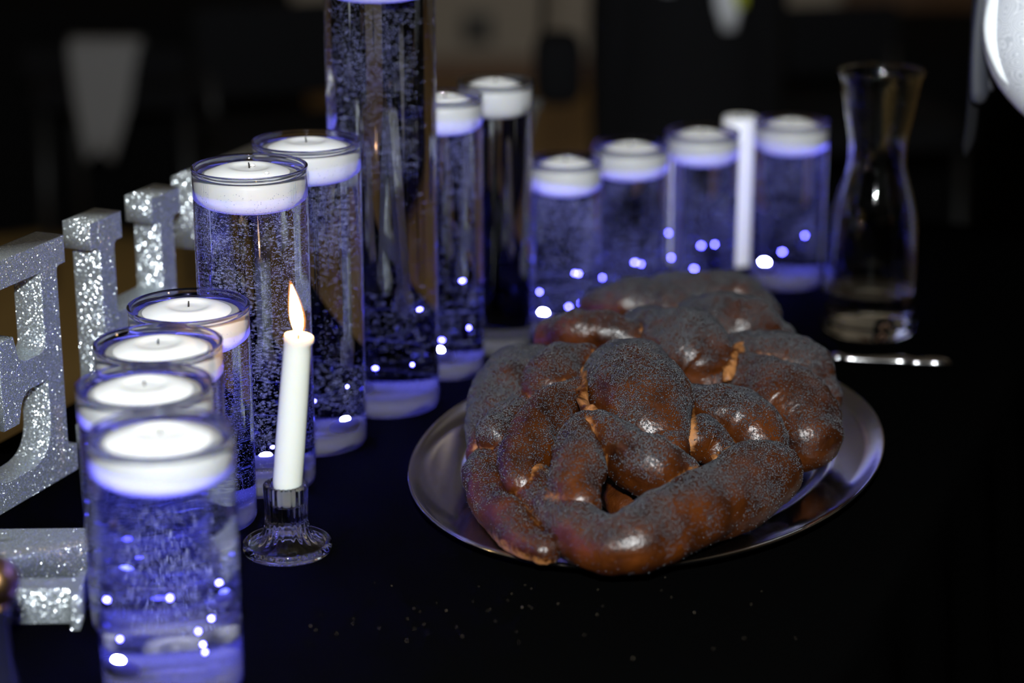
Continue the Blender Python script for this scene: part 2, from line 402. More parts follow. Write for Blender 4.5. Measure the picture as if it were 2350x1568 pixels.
LEDL = {
 'V1': 'blue submersible light in the nearest blurred vase', 'V2': 'blue submersible light in the second vase from the camera',
 'V3': 'blue submersible light in the third short vase from the camera', 'V4': 'blue submersible light in the vase left of the lit taper',
 'V5': 'blue submersible light under the bubbly vase behind the flame', 'V6': 'blue submersible light at the right foot of second medium vase',
 'V7': 'blue submersible light at the foot of the tallest vase', 'V8': 'blue submersible light on a white dome in the slim vase',
 'V10': 'blue submersible light at the left end of the distant row', 'V11': 'blue submersible light in second distant vase behind the bread',
 'V12': 'blue submersible light just left of the white pillar candle', 'V13': 'blue submersible light just right of the white pillar candle'}
SEG = 112
def candle_profile(rc):
    k = rc / .039
    return [(0, -.0325), (.020 * k, -.0325), (.0265 * k, -.0312), (.0335 * k, -.0278), (.0374 * k, -.0225), (.0389 * k, -.016), (.0392 * k, -.0095),
            (.0388 * k, -.0066), (.0370 * k, -.0050), (.0335 * k, -.0040), (.030 * k, -.0022), (.025 * k, -.0004), (.0205 * k, .0007), (.0175 * k, .0009),
            (.0150 * k, .0004), (.0125 * k, -.0006), (.0080 * k, -.0010), (.003 * k, -.0006), (0, -.0005)]
for key, x, y, r, h, nb, led, lab in VASES:
    root = empty('cylinder_vase', (x, y, 0), lab, 'vase', 'glass cylinder vases with floating candles')
    wl = h - .0058                                     # water line
    prof = [(0, .0012), (r * .70, .0006), (r - .004, 0), (r - .0012, .0012), (r, .004)] + [(r, .004 + (h - .014) * q / 40) for q in range(1, 40)] + [(r, h - .010), (r, h - .0065), (r, h - .0040), (r, h - .0030), (r + .0005, h - .0016),
            (r + .0004, h - .0004), (r - .0008, h), (r - .0021, h - .0006), (r - .0026, h - .002), (r - .0026, wl + .0012), (r - .0034, wl + .0002)]
    g = lathe('glass_body', prof, M['vase'], root, SEG, 60); caster(g)
    ws = lathe('water_surface', [(r - .0034, wl + .0002), (r - .006, wl), (0, wl)], M['vase'], root, SEG, 60); caster(ws)
    fb = lathe('base_disc', [(0, .002), (r - .006, .002), (r - .0035, .005), (r - .0032, .012), (r - .0045, .0145), (r * .6, .0155), (0, .0150)], M['frost'], root, 48, 60); receiver(fb)
    # candle
    rc = (r - .0026) * .885
    cr = empty('floating_candle', (x, y, wl + .0042), CANDLE[key], 'candle', 'white floating candles')
    cr.rotation_euler = (rng.uniform(-.02, .02), rng.uniform(-.02, .02), rng.uniform(0, 6))
    cb = lathe('wax_body', candle_profile(rc), M['wax'], cr, 56, 60); receiver(cb)
    v, f = tube_vf([(0, 0, -.002), (.0002, 0, .0015), (.0006, .0003, .0040)], [.0007, .0007, .0005], 8)
    pydata('wick', v, f, M['wick'], cr)
    if key == 'V5':
        for a, q, s in ((2.2, .026, .0022), (4.4, .006, .0026)):
            scv, scf = BV * np.array((s, s * .8, s * .5)) + np.array((q * math.cos(a), q * math.sin(a), .0006)), BF
            pydata('wax_chip', scv, scf, M['wax'], cr)
    # LED
    if led:
        lt = empty('submersible_light', (x + led[0], y + led[1], .0155), LEDL[key], 'light', 'blue submersible lights')
        rb = .0105 if r > .04 else .0095
        lathe('light_base', [(0, 0), (rb, 0), (rb + .001, .001), (rb + .001, .005), (rb * .85, .007), (rb * .55, .0085), (.003, .0095), (0, .0095)], M['puck'], lt, 24)
        lathe('led_bulb', [(0, .0093), (.0032, .0094), (.0032, .0099), (.0027, .0108), (.0016, .0115), (0, .0118)], M['led'], lt, 10)
        nf = {'V1': 8, 'V2': 4, 'V5': 4, 'V6': 3, 'V7': 4, 'V8': 4, 'V10': 5, 'V11': 6, 'V12': 6, 'V13': 2}.get(key, 2)
        wp_ = []
        for q in range(nf * 3):
            a = rng.uniform(0, .5) + q * 1.35; rr_ = (r - .007) * (.55 + .4 * rng.random()); wp_.append((rr_ * math.cos(a) - led[0], rr_ * math.sin(a) - led[1], .004 + (.055 if h < .2 else .075) * q / (nf * 3) + rng.uniform(0, .006)))
        wv_, wf_ = tube_vf(spline(wp_, nf * 12), [.00014] * (nf * 12), 5); pydata('light_wire', wv_, wf_, M['wire'], lt)
        for q in range(nf):
            fb_ = pydata('fairy_bulb', BV * np.array((.0011, .0011, .0014)) + np.array(wp_[q * 3 + 1]), BF, M['fairy'], lt)
    # bubbles clinging to the inside of the glass
    if nb:
        n = nb * 15; cz = wl - .026
        a = nrng.uniform(0, 2 * math.pi, n); t = nrng.uniform(0, 1, n) ** .8
        z = .022 + (cz - .018) * t
        dens = np.array([noise.noise(Vector((math.cos(q) * 1.6, math.sin(q) * 1.6, zz * 22 + x * 40))) for q, zz in zip(a, z)])
        keep = dens > nrng.uniform(-.55, .35, n)
        if key == 'V7': keep &= ((z > .21) & (np.cos(a) < .25)) | ((z < .10) & (nrng.random(n) < .45)) | (nrng.random(n) < .05)
        if key in ('V6', 'V8'): keep &= (z > h * .62) | (z < .07) | (nrng.random(n) < .22)
        a, z = a[keep], z[keep]
        rr = np.full(len(a), r - .0030) - nrng.uniform(0, 1, len(a)) ** 6 * .02
        pts = np.c_[rr * np.cos(a), rr * np.sin(a), z]; rad = nrng.uniform(.00016, .00037, len(a)) * (1.15 if r < .042 else 1)
        m2 = max(60, nb // 8)                            # and to the underside of the candle
        b_ = nrng.uniform(0, 2 * math.pi, m2); zz = nrng.uniform(-.033, -.012, m2); k = rc / .039
        rp = np.interp(zz, [-.0335, -.0312, -.0272, -.021, -.014], [.022, .0270, .0340, .0380, .0394]) * k + .0004
        pts = np.vstack([pts, np.c_[rp * np.cos(b_), rp * np.sin(b_), wl + .0042 + zz]]); rad = np.r_[rad, nrng.uniform(.00015, .0004, m2)]
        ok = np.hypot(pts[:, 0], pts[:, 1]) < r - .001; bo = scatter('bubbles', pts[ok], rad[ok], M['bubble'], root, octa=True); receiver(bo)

# ------------------------------------------------------------------ taper candle in its ribbed glass holder
hx, hy = -.172, 1.5105
ho = empty('candle_holder', (hx, hy, 0), 'clear ribbed pressed glass candlestick with a wide flat foot, under the lit taper', 'candle holder')
rib = lambda a, i, r, z: 1 + (.030 * math.cos(22 * a) if 14 <= i <= 24 and r < .024 else 0)
lathe('holder_body', [(0, .0215), (.008, .0200), (.0125, .0135), (.0190, .0062), (.0265, .0030), (.0300, .0022), (.0315, 0), (.0335, .0010), (.0342, .004), (.0340, .0068), (.0330, .0082), (.0312, .0082), (.0295, .0070),
      (.0255, .0082), (.0215, .0112), (.0183, .0155), (.0166, .021), (.0160, .028), (.0160, .034), (.0163, .042), (.0166, .050), (.0166, .0535), (.0160, .0550),
      (.0140, .0552), (.0122, .0545), (.0116, .0520), (.0112, .0400), (.0100, .0385), (0, .0380)], M['clear'], ho, 132, 50, mod=rib)
tp = empty('taper_candle', (hx, hy, .0385), 'lit ivory taper candle leaning slightly right in the ribbed glass holder', 'candle')
tilt = Vector((.0125, 0, .125)).normalized()
tl = .1355
tprof = [(0, 0), (.0085, 0), (.0100, .0008), (.0103, .004), (.0100, .012), (.0108, .0145), (.01125, .018), (.01125, .05), (.0108, .09), (.0102, .122), (.0102, .1285),
         (.0106, .131), (.0108, .1335), (.0102, .1352), (.0090, .1346), (.006, .1330), (.003, .1322), (0, .132)]
def lip(a, i, r, z): return 1 + (.16 * max(0, math.cos(a + .35)) ** 6 if z > .1305 and r > .008 else 0)
tb = lathe('wax_body', tprof, M['taper'], tp, 56, 60, mod=lip); receiver(tb)
wv, wf = tube_vf([(0, 0, .130), (.0002, 0, .1345), (-.0006, .0004, .1395)], [.0008, .0008, .0005], 8)
pydata('wick', wv, wf, M['wick'], tp)
# flame: leaning teardrop
fp = [(0, 0), (.0016, .0008), (.0028, .003), (.0040, .007), (.0047, .012), (.0046, .017), (.0038, .023), (.0026, .029), (.0012, .0345), (0, .0385)]
fv, ff = lathe_vf(fp, 20)
fv = [(p[0] - .14 * p[2] - 1.6 * max(0, p[2]) ** 2, p[1] * .8, p[2] + .1352) for p in fv]
pydata('flame', fv, ff, M['flame'], tp)
mv_ = [((p[0] + .0009) * 1.0 + .28 * p[0], p[1] * 1.35, (p[2] - .1352) * 1.10 + .1345) for p in fv]
pydata('flame_halo', mv_, ff, M['mantle'], tp)
pl_ = bpy.data.lights.new('flame_light', 'POINT'); pl_.energy = .16 * K * K; pl_.color = (1.0, .52, .20); pl_.shadow_soft_size = .0028 * K; pl_.cycles.is_caustics_light = True
po_ = bpy.data.objects.new('flame_light', pl_); col.objects.link(po_); po_.location = (-.0022, 0, .1475); po_.parent = tp
tp.rotation_euler = Vector((0, 0, 1)).rotation_difference(tilt).to_euler()

# ------------------------------------------------------------------ serving tray
ty = empty('serving_tray', (.118, 1.700, 0), 'oval silver tray with a rolled rim under the braided bread', 'tray', rz=math.atan2(.931, .364))
ta, tb_ = .2675, .1925
tr_prof = [(0, .0030), (.60, .0030), (.70, .0032), (.735, .0045), (.765, .0085), (.80, .0098), (.90, .0118), (.965, .0145), (.985, .0165), (.995, .0168), (1.0, .0155),
           (.998, .0138), (.985, .0130), (.90, .0098), (.80, .0078), (.77, .0064), (.74, .0020), (.70, .0008), (0, .0006)]
lathe('tray_body', tr_prof, M['silver'], ty, 128, 60, sx=ta, sy=tb_)

# ------------------------------------------------------------------ braided bread
STRANDS = [
 ('A', [(0.2004, 1.5616, 0.042, 0.0266), (0.1726, 1.5293, 0.042, 0.0288), (0.139, 1.4878, 0.042, 0.0281), (0.104, 1.4506, 0.04, 0.0269), (0.0777, 1.4356, 0.036, 0.0228), (0.0515, 1.4601, 0.036, 0.02), (0.0287, 1.5037, 0.038, 0.0185), (0.0102, 1.5573, 0.04, 0.0184), (0.0, 1.6049, 0.042, 0.0161)]),
 ('L', [(-0.0132, 1.636, 0.034, 0.0178), (-0.0191, 1.5879, 0.031, 0.0187), (-0.0111, 1.5283, 0.028, 0.0181), (0.0065, 1.4788, 0.026, 0.015), (0.0241, 1.4507, 0.024, 0.0109)]),
 ('B', [(0.0561, 1.5674, 0.078, 0.0136), (0.0506, 1.5263, 0.07, 0.02), (0.0483, 1.5018, 0.06, 0.021), (0.0511, 1.4822, 0.052, 0.0169)]),
 ('C', [(0.0666, 1.5564, 0.082, 0.0122), (0.0821, 1.5393, 0.074, 0.0201), (0.104, 1.5215, 0.064, 0.0239), (0.1282, 1.5238, 0.056, 0.0167)]),
 ('D', [(0.086, 1.7004, 0.082, 0.0227), (0.095, 1.6619, 0.082, 0.0373), (0.1034, 1.6208, 0.079, 0.0414), (0.1119, 1.5866, 0.071, 0.0317), (0.1194, 1.5665, 0.062, 0.0191)]),
 ('K', [(0.1648, 1.5935, 0.05, 0.0139), (0.1538, 1.5969, 0.058, 0.016), (0.1419, 1.5915, 0.06, 0.0138)]),
 ('E1', [(0.0585, 1.6997, 0.088, 0.0168), (0.0418, 1.6884, 0.086, 0.0225), (0.0311, 1.6556, 0.08, 0.0214), (0.0267, 1.6461, 0.072, 0.0164)]),
 ('E2', [(0.0226, 1.7542, 0.068, 0.0181), (0.0075, 1.7366, 0.062, 0.0277), (-0.0055, 1.6973, 0.054, 0.0301), (-0.0162, 1.6606, 0.044, 0.0223), (-0.0224, 1.6307, 0.036, 0.0142)]),
 ('E3', [(-0.014, 1.6124, 0.056, 0.014), (-0.0018, 1.6318, 0.062, 0.0163), (0.0179, 1.6521, 0.068, 0.0164)]),
 ('E4', [(0.0533, 1.6447, 0.08, 0.0128), (0.0333, 1.6188, 0.076, 0.0168), (0.0197, 1.5898, 0.068, 0.0186), (0.0102, 1.5579, 0.058, 0.019), (0.0084, 1.5278, 0.048, 0.0154)]),
 ('F', [(0.0364, 1.7911, 0.082, 0.0161), (0.0513, 1.7747, 0.09, 0.019), (0.0776, 1.7684, 0.092, 0.0189), (0.1056, 1.7597, 0.088, 0.0151)]),
 ('G', [(0.1164, 1.8127, 0.078, 0.0217), (0.1341, 1.7723, 0.082, 0.0327), (0.1509, 1.7442, 0.08, 0.0374), (0.164, 1.7327, 0.072, 0.0306), (0.1699, 1.725, 0.062, 0.0208)]),
 ('H1', [(0.0805, 1.9372, 0.066, 0.0157), (0.1001, 1.9177, 0.074, 0.0229), (0.1283, 1.9111, 0.076, 0.0244), (0.1557, 1.8966, 0.074, 0.0194)]),
 ('H2', [(0.1491, 1.9736, 0.066, 0.0202), (0.1764, 1.9504, 0.072, 0.0241), (0.2099, 1.9522, 0.068, 0.0241), (0.2354, 1.9351, 0.058, 0.019)]),
 ('H3', [(0.1691, 1.8622, 0.072, 0.0239), (0.1901, 1.8336, 0.078, 0.0306), (0.2133, 1.8293, 0.074, 0.0297), (0.2331, 1.8284, 0.064, 0.0219)]),
 ('I1', [(0.2042, 1.7785, 0.07, 0.0214), (0.2244, 1.7542, 0.068, 0.0302), (0.2478, 1.7425, 0.06, 0.0315), (0.2609, 1.7256, 0.05, 0.0224)]),
 ('I2', [(0.202, 1.7192, 0.064, 0.023), (0.2174, 1.6913, 0.06, 0.0322), (0.2352, 1.6703, 0.052, 0.0355), (0.2414, 1.6452, 0.042, 0.0272)]),
 ('J', [(0.1482, 1.6518, 0.07, 0.0143), (0.1665, 1.6361, 0.068, 0.0227), (0.1871, 1.627, 0.06, 0.0282), (0.1995, 1.6084, 0.05, 0.0231)]),
]
SEED = dict(A=.62, L=.35, B=.5, C=1.0, D=.85, K=1.0, E1=.55, E2=1.15, E3=1.0, E4=.4, F=.4, G=1.25, H1=1.0, H2=1.2, H3=1.3, I1=1.1, I2=.6, J=.9)
bread = empty('challah', (.12, 1.70, .004), 'large glossy braided loaf crusted with poppy seeds, on the silver tray', 'bread')
body = ('body', [(.10, 1.56, .020, .030), (.105, 1.62, .026, .056), (.115, 1.70, .028, .070), (.14, 1.79, .030, .064), (.165, 1.87, .032, .052), (.18, 1.93, .034, .036)])
ALL = [body] + STRANDS
dens_pts = {n: spline(p, 40) for n, p in ALL}
def field(P, skip):
    """signed distance from points P to the union of the other strands"""
    d = np.full(len(P), 1.0)
    for n, q in dens_pts.items():
        if n == skip or n == 'body': continue
        dd = (np.linalg.norm(P[:, None] - q[None, :, :3], axis=2) - q[None, :, 3]).min(1); d = np.minimum(d, dd)
    return d
base_off = np.array(bread.location)
seedP, seedN, seedR = [], [], []
for idx, (n, pts) in enumerate(ALL):
    C, Rr = capsule_path(pts, 54 if n in ('A', 'L') else 36)
    V, F = tube_vf(C, Rr, 36, .62 if n == 'body' else 1.0)
    V = np.array([v[:] for v in V])
    sgn = np.zeros(len(V))
    Cc = np.array(C); seg = 36

    for i, v in enumerate(V):
        c = Cc[i // seg]; nn = v - c; L = np.linalg.norm(nn); nn = nn / max(L, 1e-6)
        amp = .0042 * noise.noise(Vector(v * 30 + idx * 7)) + .0018 * noise.noise(Vector(v * 85 + idx * 3)) + .0006 * noise.noise(Vector(v * 260)) + (0 if n == 'body' else .0012)
        V[i] = v + nn * amp
    tray_r = np.hypot(((V[:, 0] - .118) * .364 + (V[:, 1] - 1.70) * .931) / .2675, (-(V[:, 0] - .118) * .931 + (V[:, 1] - 1.70) * .364) / .1925)
    V[:, 2] = np.maximum(V[:, 2], np.interp(tray_r, [0, .69, .735, .80, .965, 1.0, 1.02, 1.1], [.0036, .0038, .0052, .0105, .0152, .0175, .0175, .012]))
    d = field(V, n)
    o = pydata('strand' if n != 'body' else 'loaf_core', V - base_off, F, M['crust'], bread)
    at = o.data.attributes.new('crease', 'FLOAT', 'POINT')
    cr = np.clip((.0075 - d) / .0095, 0, 1)
    low = np.clip((.022 - V[:, 2]) / .016, 0, 1)                       # pale unglazed crust along the bottom edge
    nzv = np.array([noise.noise(Vector(v * 30)) for v in V]); nzl = np.array([noise.noise(Vector(v * 17 + 5)) for v in V])
    side = {'I1': .22, 'I2': .16}.get(n, 0)
    if n == 'L': cr = np.maximum(cr, np.clip((.034 - V[:, 2]) / .014, 0, 1) * .9)
    at.data.foreach_set('value', np.clip(cr * (.55 + .75 * nzv) + low * .6 + side + 1.1 * np.clip(nzl - .27, 0, 1), 0, 1).astype(np.float32))
    if n == 'body': continue
    me = o.data; me.calc_loop_triangles()
    tri = np.array([t.vertices[:] for t in me.loop_triangles]); A_, B_, C_ = V[tri[:, 0]], V[tri[:, 1]], V[tri[:, 2]]
    cr_ = np.cross(B_ - A_, C_ - A_); area = np.linalg.norm(cr_, axis=1) / 2; nr = cr_ / np.maximum(area[:, None] * 2, 1e-12)
    want = int(area.sum() * SEED[n] * 1800000)
    pick = nrng.choice(len(tri), want, p=area / area.sum()); a, b = nrng.random(want), nrng.random(want)
    fl_ = a + b > 1; a[fl_], b[fl_] = 1 - a[fl_], 1 - b[fl_]
    P = A_[pick] + (B_ - A_)[pick] * a[:, None] + (C_ - A_)[pick] * b[:, None]; Nn = nr[pick]
    cen = Cc[np.minimum(tri[pick, 0] // seg, len(Cc) - 1)]; Nn *= np.sign(np.einsum('ij,ij->i', Nn, P - cen))[:, None]
    dd = field(P, n)
    nz1 = np.array([noise.noise(Vector(p * 34 + idx)) for p in P])
    prob = np.clip(-.10 + 1.15 * Nn[:, 2] + 1.0 * nz1, .02, 1) * np.clip((dd - .0005) / .007, 0.06, 1) * (P[:, 2] > .02)
    back = Nn @ np.array([.05, .95, -.05]) < .55
    ok = (nrng.random(want) < prob) & (dd > .0004) & back
    seedP.append(P[ok]); seedN.append(Nn[ok])
TEARS = [
 [(0.0631, 1.6764, 0.09, 0.004), (0.0573, 1.6298, 0.09, 0.0046), (0.0549, 1.5953, 0.088, 0.0045), (0.0658, 1.5733, 0.086, 0.0051), (0.0824, 1.5492, 0.085, 0.0047), (0.0969, 1.531, 0.081, 0.0033)],
 [(0.1944, 1.7537, 0.084, 0.0056), (0.1897, 1.7209, 0.081, 0.0067), (0.1808, 1.7028, 0.075, 0.0051)],
 [(0.1551, 1.5428, 0.063, 0.0034), (0.165, 1.5549, 0.062, 0.0041), (0.1758, 1.5679, 0.06, 0.0027)],
]
for pts in TEARS:                                          # pale crumb showing where the strands pulled apart
    C, Rr = capsule_path(pts, 26); V, F = tube_vf(C, Rr, 16)
    V = np.array([v[:] for v in V]); V += np.array([[noise.noise(Vector(v * 75 + q * 9)) + .5 * noise.noise(Vector(v * 260 + q * 9)) for q in (1, 2, 3)] for v in V]) * .0050
    o = pydata('torn_crumb', V - base_off, F, M['crust'], bread); o['label'] = 'pale torn crumb between the strands'
    at = o.data.attributes.new('crease', 'FLOAT', 'POINT'); at.data.foreach_set('value', np.array([.62 + .5 * noise.noise(Vector(v * 90)) for v in V], np.float32))
SP = np.vstack(seedP); SN = np.vstack(seedN)
t1 = np.cross(SN, nrng.normal(size=SN.shape)); t1 /= np.linalg.norm(t1, axis=1)[:, None]; t2 = np.cross(SN, t1)
FR = np.stack([t1, t2, SN], axis=2)
scatter('poppy_seeds', SP + SN * .00018 - base_off, nrng.uniform(.00052, .00078, len(SP)), M['seed'], bread, FR, (1, .8, .7), False, True)

# ------------------------------------------------------------------ knife, carafe, pillar candle, bottle
kn = empty('table_knife', (.312, 1.964, 0), 'silver table knife lying behind the bread, only its handle showing', 'knife', rz=math.atan2(-.019, .106))
hp = spline([(-.006, 0, .0062, .0042), (.003, 0, .0072, .0068), (.012, 0, .0068, .0046), (.034, 0, .0066, .0052), (.056, 0, .0072, .0071), (.066, 0, .0074, .0073), (.078, 0, .0068, .0060), (.096, 0, .0076, .0077), (.107, 0, .0072, .0056), (.111, 0, .0072, .0012)], 60)
v, f = tube_vf(hp[:, :3], hp[:, 3], 16, .72); pydata('handle', v, f, M['steel'], kn)
bl = [(-.006, -.004, .0048), (-.03, -.008, .0040), (-.09, -.0095, .0030), (-.125, -.007, .0026), (-.138, .000, .0026), (-.12, .0075, .0026), (-.05, .0075, .0034), (-.006, .004, .0048)]
V = [(a, b, c) for a, b, c in bl] + [(a, b, c + .0015) for a, b, c in bl]; nbl = len(bl)
F = [tuple(range(nbl)), tuple(reversed(range(nbl, 2 * nbl)))] + [(i, i + nbl, (i + 1) % nbl + nbl, (i + 1) % nbl) for i in range(nbl)]
pydata('blade', V, F, M['steel'], kn, False)

cf = empty('carafe', (.363, 2.076, 0), 'clear waisted glass carafe with a little water, right end of the table', 'carafe')
oc = [(0, .002), (.036, .001), (.043, .0002), (.0462, .003), (.0474, .009), (.0474, .025), (.0470, .052), (.0458, .0723), (.0445, .095), (.0430, .1176), (.0392, .1356),
      (.0340, .1534), (.0300, .168), (.0284, .180), (.0290, .1977), (.0318, .2130), (.0348, .2283), (.0392, .2544), (.0416, .2625), (.0428, .2655), (.0426, .2674)]
oc = [tuple(p) for p in spline(oc[:4], 6)] + [tuple(p) for p in spline(oc[4:], 46)]
ic = [(max(a - .0022, .001), b) for a, b in reversed(oc) if b > .012]
lathe('glass_body', oc + ic + [(.040, .0105), (.030, .0098), (0, .0096)], M['clear'], cf, 64, 60)
iw = [(a, b) for a, b in reversed(ic) if b < .0435]
lathe('water', [(0, .0099), (.030, .0101), (.040, .0108)] + [(a - .0002, b) for a, b in iw] + [(iw[-1][0] - .0004, .0442), (iw[-1][0] - .003, .0437), (0, .0437)], M['water'], cf, 64, 60)

pc = empty('pillar_candle', (.253, 2.330, 0), 'slim unlit white pillar candle standing between two vases of the distant row', 'candle')
lathe('wax_body', [(0, .0), (.0185, 0), (.0195, .001), (.0195, .166), (.0185, .1685), (.0165, .1688), (.012, .1672), (0, .1662)], M['wax'], pc, 40, 50)
v, f = tube_vf([(0, 0, .164), (.0002, 0, .170), (.001, 0, .1745)], [.0008, .0008, .0006], 8); pydata('wick', v, f, M['wick'], pc)

bt = empty('stoppered_bottle', (-.3285, 1.243, 0), 'slim dark bottle with round bronze stopper, cut by the left edge of the picture', 'bottle')
lathe('bottle_body', [(0, .001), (.0110, 0), (.0118, .002), (.0118, .020), (.0100, .030), (.0082, .040), (.0080, .070), (.0090, .0715), (.0090, .075), (0, .075)], M['darkglass'], bt, 40, 50)
lathe('stopper', [(0, .075), (.007, .075), (.008, .077), (.0065, .079)] + [(.0165 * math.cos(R(q)), .0935 + .0165 * math.sin(R(q))) for q in range(-60, 90, 10)] + [(0, .110)], M['bronze'], bt, 36, 60)

cp, cr2 = [], []
for _ in range(75):
    px, py = rng.uniform(-.17, .20), rng.uniform(1.29, 1.46)
    if (px - .03) ** 2 / .03 + (py - 1.40) ** 2 / .006 < rng.random() * 1.6: cp.append((px, py, .0003)); cr2.append(rng.choice([.00016, .0002, .0002, .00025, .00035]))
for _ in range(10):
    cp.append((rng.uniform(-.15, .0), rng.uniform(1.33, 1.42), .0004)); cr2.append(rng.uniform(.00015, .0003))
tag(scatter('crumbs', cp, cr2, M['crumb'], None), 'tiny bread crumbs scattered on the black cloth in front of the loaf', 'crumbs')

# ------------------------------------------------------------------ glittered letters
def fillet(path):
    """polyline of (x, y, r); r rounds that corner"""
    out = []; n = len(path)
    for i in range(n):
        p = Vector(path[i][:2]); r = path[i][2] if len(path[i]) > 2 else 0
        if not r: out.append(p); continue
        a = (Vector(path[i - 1][:2]) - p); b = (Vector(path[(i + 1) % n][:2]) - p); a_, b_ = a.normalized(), b.normalized()
        t = min(r, .49 * a.length, .49 * b.length)
        for q in np.linspace(0, 1, 9):
            out.append((p + a_ * t) * (1 - q) ** 2 + 2 * p * q * (1 - q) + (p + b_ * t) * q ** 2)
    return out
def letter_mesh(name, loops, thick, material):
    cu = bpy.data.curves.new(name, 'CURVE'); cu.dimensions = '2D'; cu.fill_mode = 'BOTH'; cu.extrude = thick / 2 - .0007
    cu.bevel_depth = .0007; cu.bevel_resolution = 1
    for lp in loops:
        s = cu.splines.new('POLY'); s.points.add(len(lp) - 1); s.use_cyclic_u = True
        for k, p in enumerate(lp): s.points[k].co = (p.x, p.y, 0, 1)
    tmp = bpy.data.objects.new('tmp', cu); col.objects.link(tmp)
    dg = bpy.context.evaluated_depsgraph_get(); me = bpy.data.meshes.new_from_object(tmp.evaluated_get(dg))
    bpy.data.objects.remove(tmp); bpy.data.curves.remove(cu)
    me.name = name; me.materials.clear(); me.materials.append(material)
    o = bpy.data.objects.new(name, me); col.objects.link(o); return o
HL, SW, OV, ST, FR_ = .203, .0215, .0125, .022, .014          # letter height, stem, serif overhang, serif thickness, bracket
def stem_serif(cx, up=True):
    """one end of a stem with a bracketed slab, listed left to right at the top (right to left at the bottom)"""
    a, b = cx - SW / 2, cx + SW / 2
    return a, b
def L_H(wd=.142):
    a0, a1 = OV, OV + SW; b0, b1 = wd - OV - SW, wd - OV; y0, y1 = .092, .117; T = ST; H_ = HL; r = FR_
    p = [(0, 0), (a1 + OV, 0), (a1 + OV, T), (a1, T, r), (a1, y0, .004), (b0, y0, .004), (b0, T, r), (b0 - OV, T), (b0 - OV, 0), (wd, 0), (wd, T), (b1, T, r),
         (b1, H_ - T, r), (wd, H_ - T), (wd, H_), (b0 - OV, H_), (b0 - OV, H_ - T), (b0, H_ - T, r), (b0, y1, .004), (a1, y1, .004), (a1, H_ - T, r), (a1 + OV, H_ - T), (a1 + OV, H_),
         (0, H_), (0, H_ - T), (a0, H_ - T, r), (a0, T, r), (0, T)]
    return [fillet(p)]
def L_E(wd=.145):
    # drawn with the stem on the right, as the sign is seen from behind
    s1 = wd - OV; s0 = s1 - SW; T = ST; H_ = HL; r = FR_
    p = [(wd, 0), (wd, T), (s1, T, r), (s1, H_ - T, r), (wd, H_ - T), (wd, H_), (.004, H_), (0, H_ - .062), (.014, H_ - .062), (.030, H_ - T, .020), (s0, H_ - T, .003),
         (s0, .114, .010), (s0 - .043 + .006, .114, .012), (s0 - .043, .138), (s0 - .062, .138), (s0 - .062, .066), (s0 - .043, .066), (s0 - .043 + .008, .090, .014),
         (s0, .090, .003), (s0, T, .046), (.032, T, .022), (.014, .066), (0, .066), (.004, 0)]
    return [fillet(p)]
def L_T(wd=.16):
    c = wd / 2; a, b = c - SW / 2, c + SW / 2; T = ST; H_ = HL; r = FR_
    p = [(a - OV, 0), (b + OV, 0), (b + OV, T), (b, T, r), (b, H_ - T, .004), (wd - .030, H_ - T, .022), (wd - .013, H_ - .064), (wd, H_ - .064), (wd - .002, H_), (.002, H_), (0, H_ - .064),
         (.013, H_ - .064), (.030, H_ - T, .022), (a, H_ - T, .004), (a, T, r), (a - OV, T)]
    return [fillet(p)]
def L_A(wd=.17):
    T = ST * .8; H_ = HL; c = wd / 2
    p = [(0, 0), (.052, 0), (.052, T), (.040, T, .006), (.047, .048, .003), (wd - .052, .048, .003), (wd - .046, T, .006), (wd - .060, T), (wd - .060, 0), (wd, 0), (wd, T), (wd - .014, T, .008),
         (c + .016, H_), (c - .016, H_), (.014, T, .008), (0, T)]
    q = [(.052, .070), (wd - .058, .070), (c - .003, .165)]
    return [fillet(p), fillet(q)]
def L_N(wd=.135):
    T = .005; H_ = HL; r = .040; a0, a1 = OV, OV + SW * .85; b0, b1 = wd - OV - SW * .85, wd - OV
    p = [(0, 0), (a1 + OV, 0), (a1 + OV, T), (a1, T, .012), (a1, .150), (b0 - .008, 0), (b1, 0), (b1, H_ - T, r), (wd, H_ - T), (wd, H_), (b0 - OV, H_), (b0 - OV, H_ - T), (b0, H_ - T, .012), (b0, .056),
         (a1 + .010, H_), (0, H_), (0, H_ - T), (a0, H_ - T, r), (a0, T, r), (0, T)]
    return [fillet(p)]
def L_V(wd=.17, H_=.125):
    T = .012
    p = [(.090, 0), (wd - .014, H_ - T, .008), (wd, H_ - T), (wd, H_), (wd - .055, H_), (wd - .055, H_ - T), (wd - .040, H_ - T, .006), (.086, .035), (.046, H_ - T, .006), (.058, H_ - T), (.058, H_), (0, H_), (0, H_ - T),
         (.014, H_ - T, .008), (.070, 0)]
    return [fillet(p)]
TH = .027
def stand_letter(name, loops, u0, label):
    o = letter_mesh(name, loops, TH, M['glitter'])
    X, Y, Z = TU, Vector((0, 0, 1)), TV
    org = on_table(u0, -.985 - TH / 2, .0007)
    o.matrix_world = Matrix(((X.x, Y.x, Z.x, org.x), (X.y, Y.y, Z.y, org.y), (X.z, Y.z, Z.z, org.z), (0, 0, 0, 1)))
    tag(o, label, 'letter', 'silver glitter letters'); receiver(o); return o
stand_letter('sign_letter', L_E(), 1.412 - .145, 'silver glittered letter E seen from behind, standing at the left edge of picture')
stand_letter('sign_letter', L_H(), 1.451, 'silver glittered letter H standing between the E and the bubbly vase')
stand_letter('sign_letter', L_T(), 1.622, 'silver glittered letter T, its arm showing just left of the bubbly vase')
stand_letter('sign_letter', L_A(), 1.892, 'silver glittered letter A standing behind the tallest vase, seen through its water')
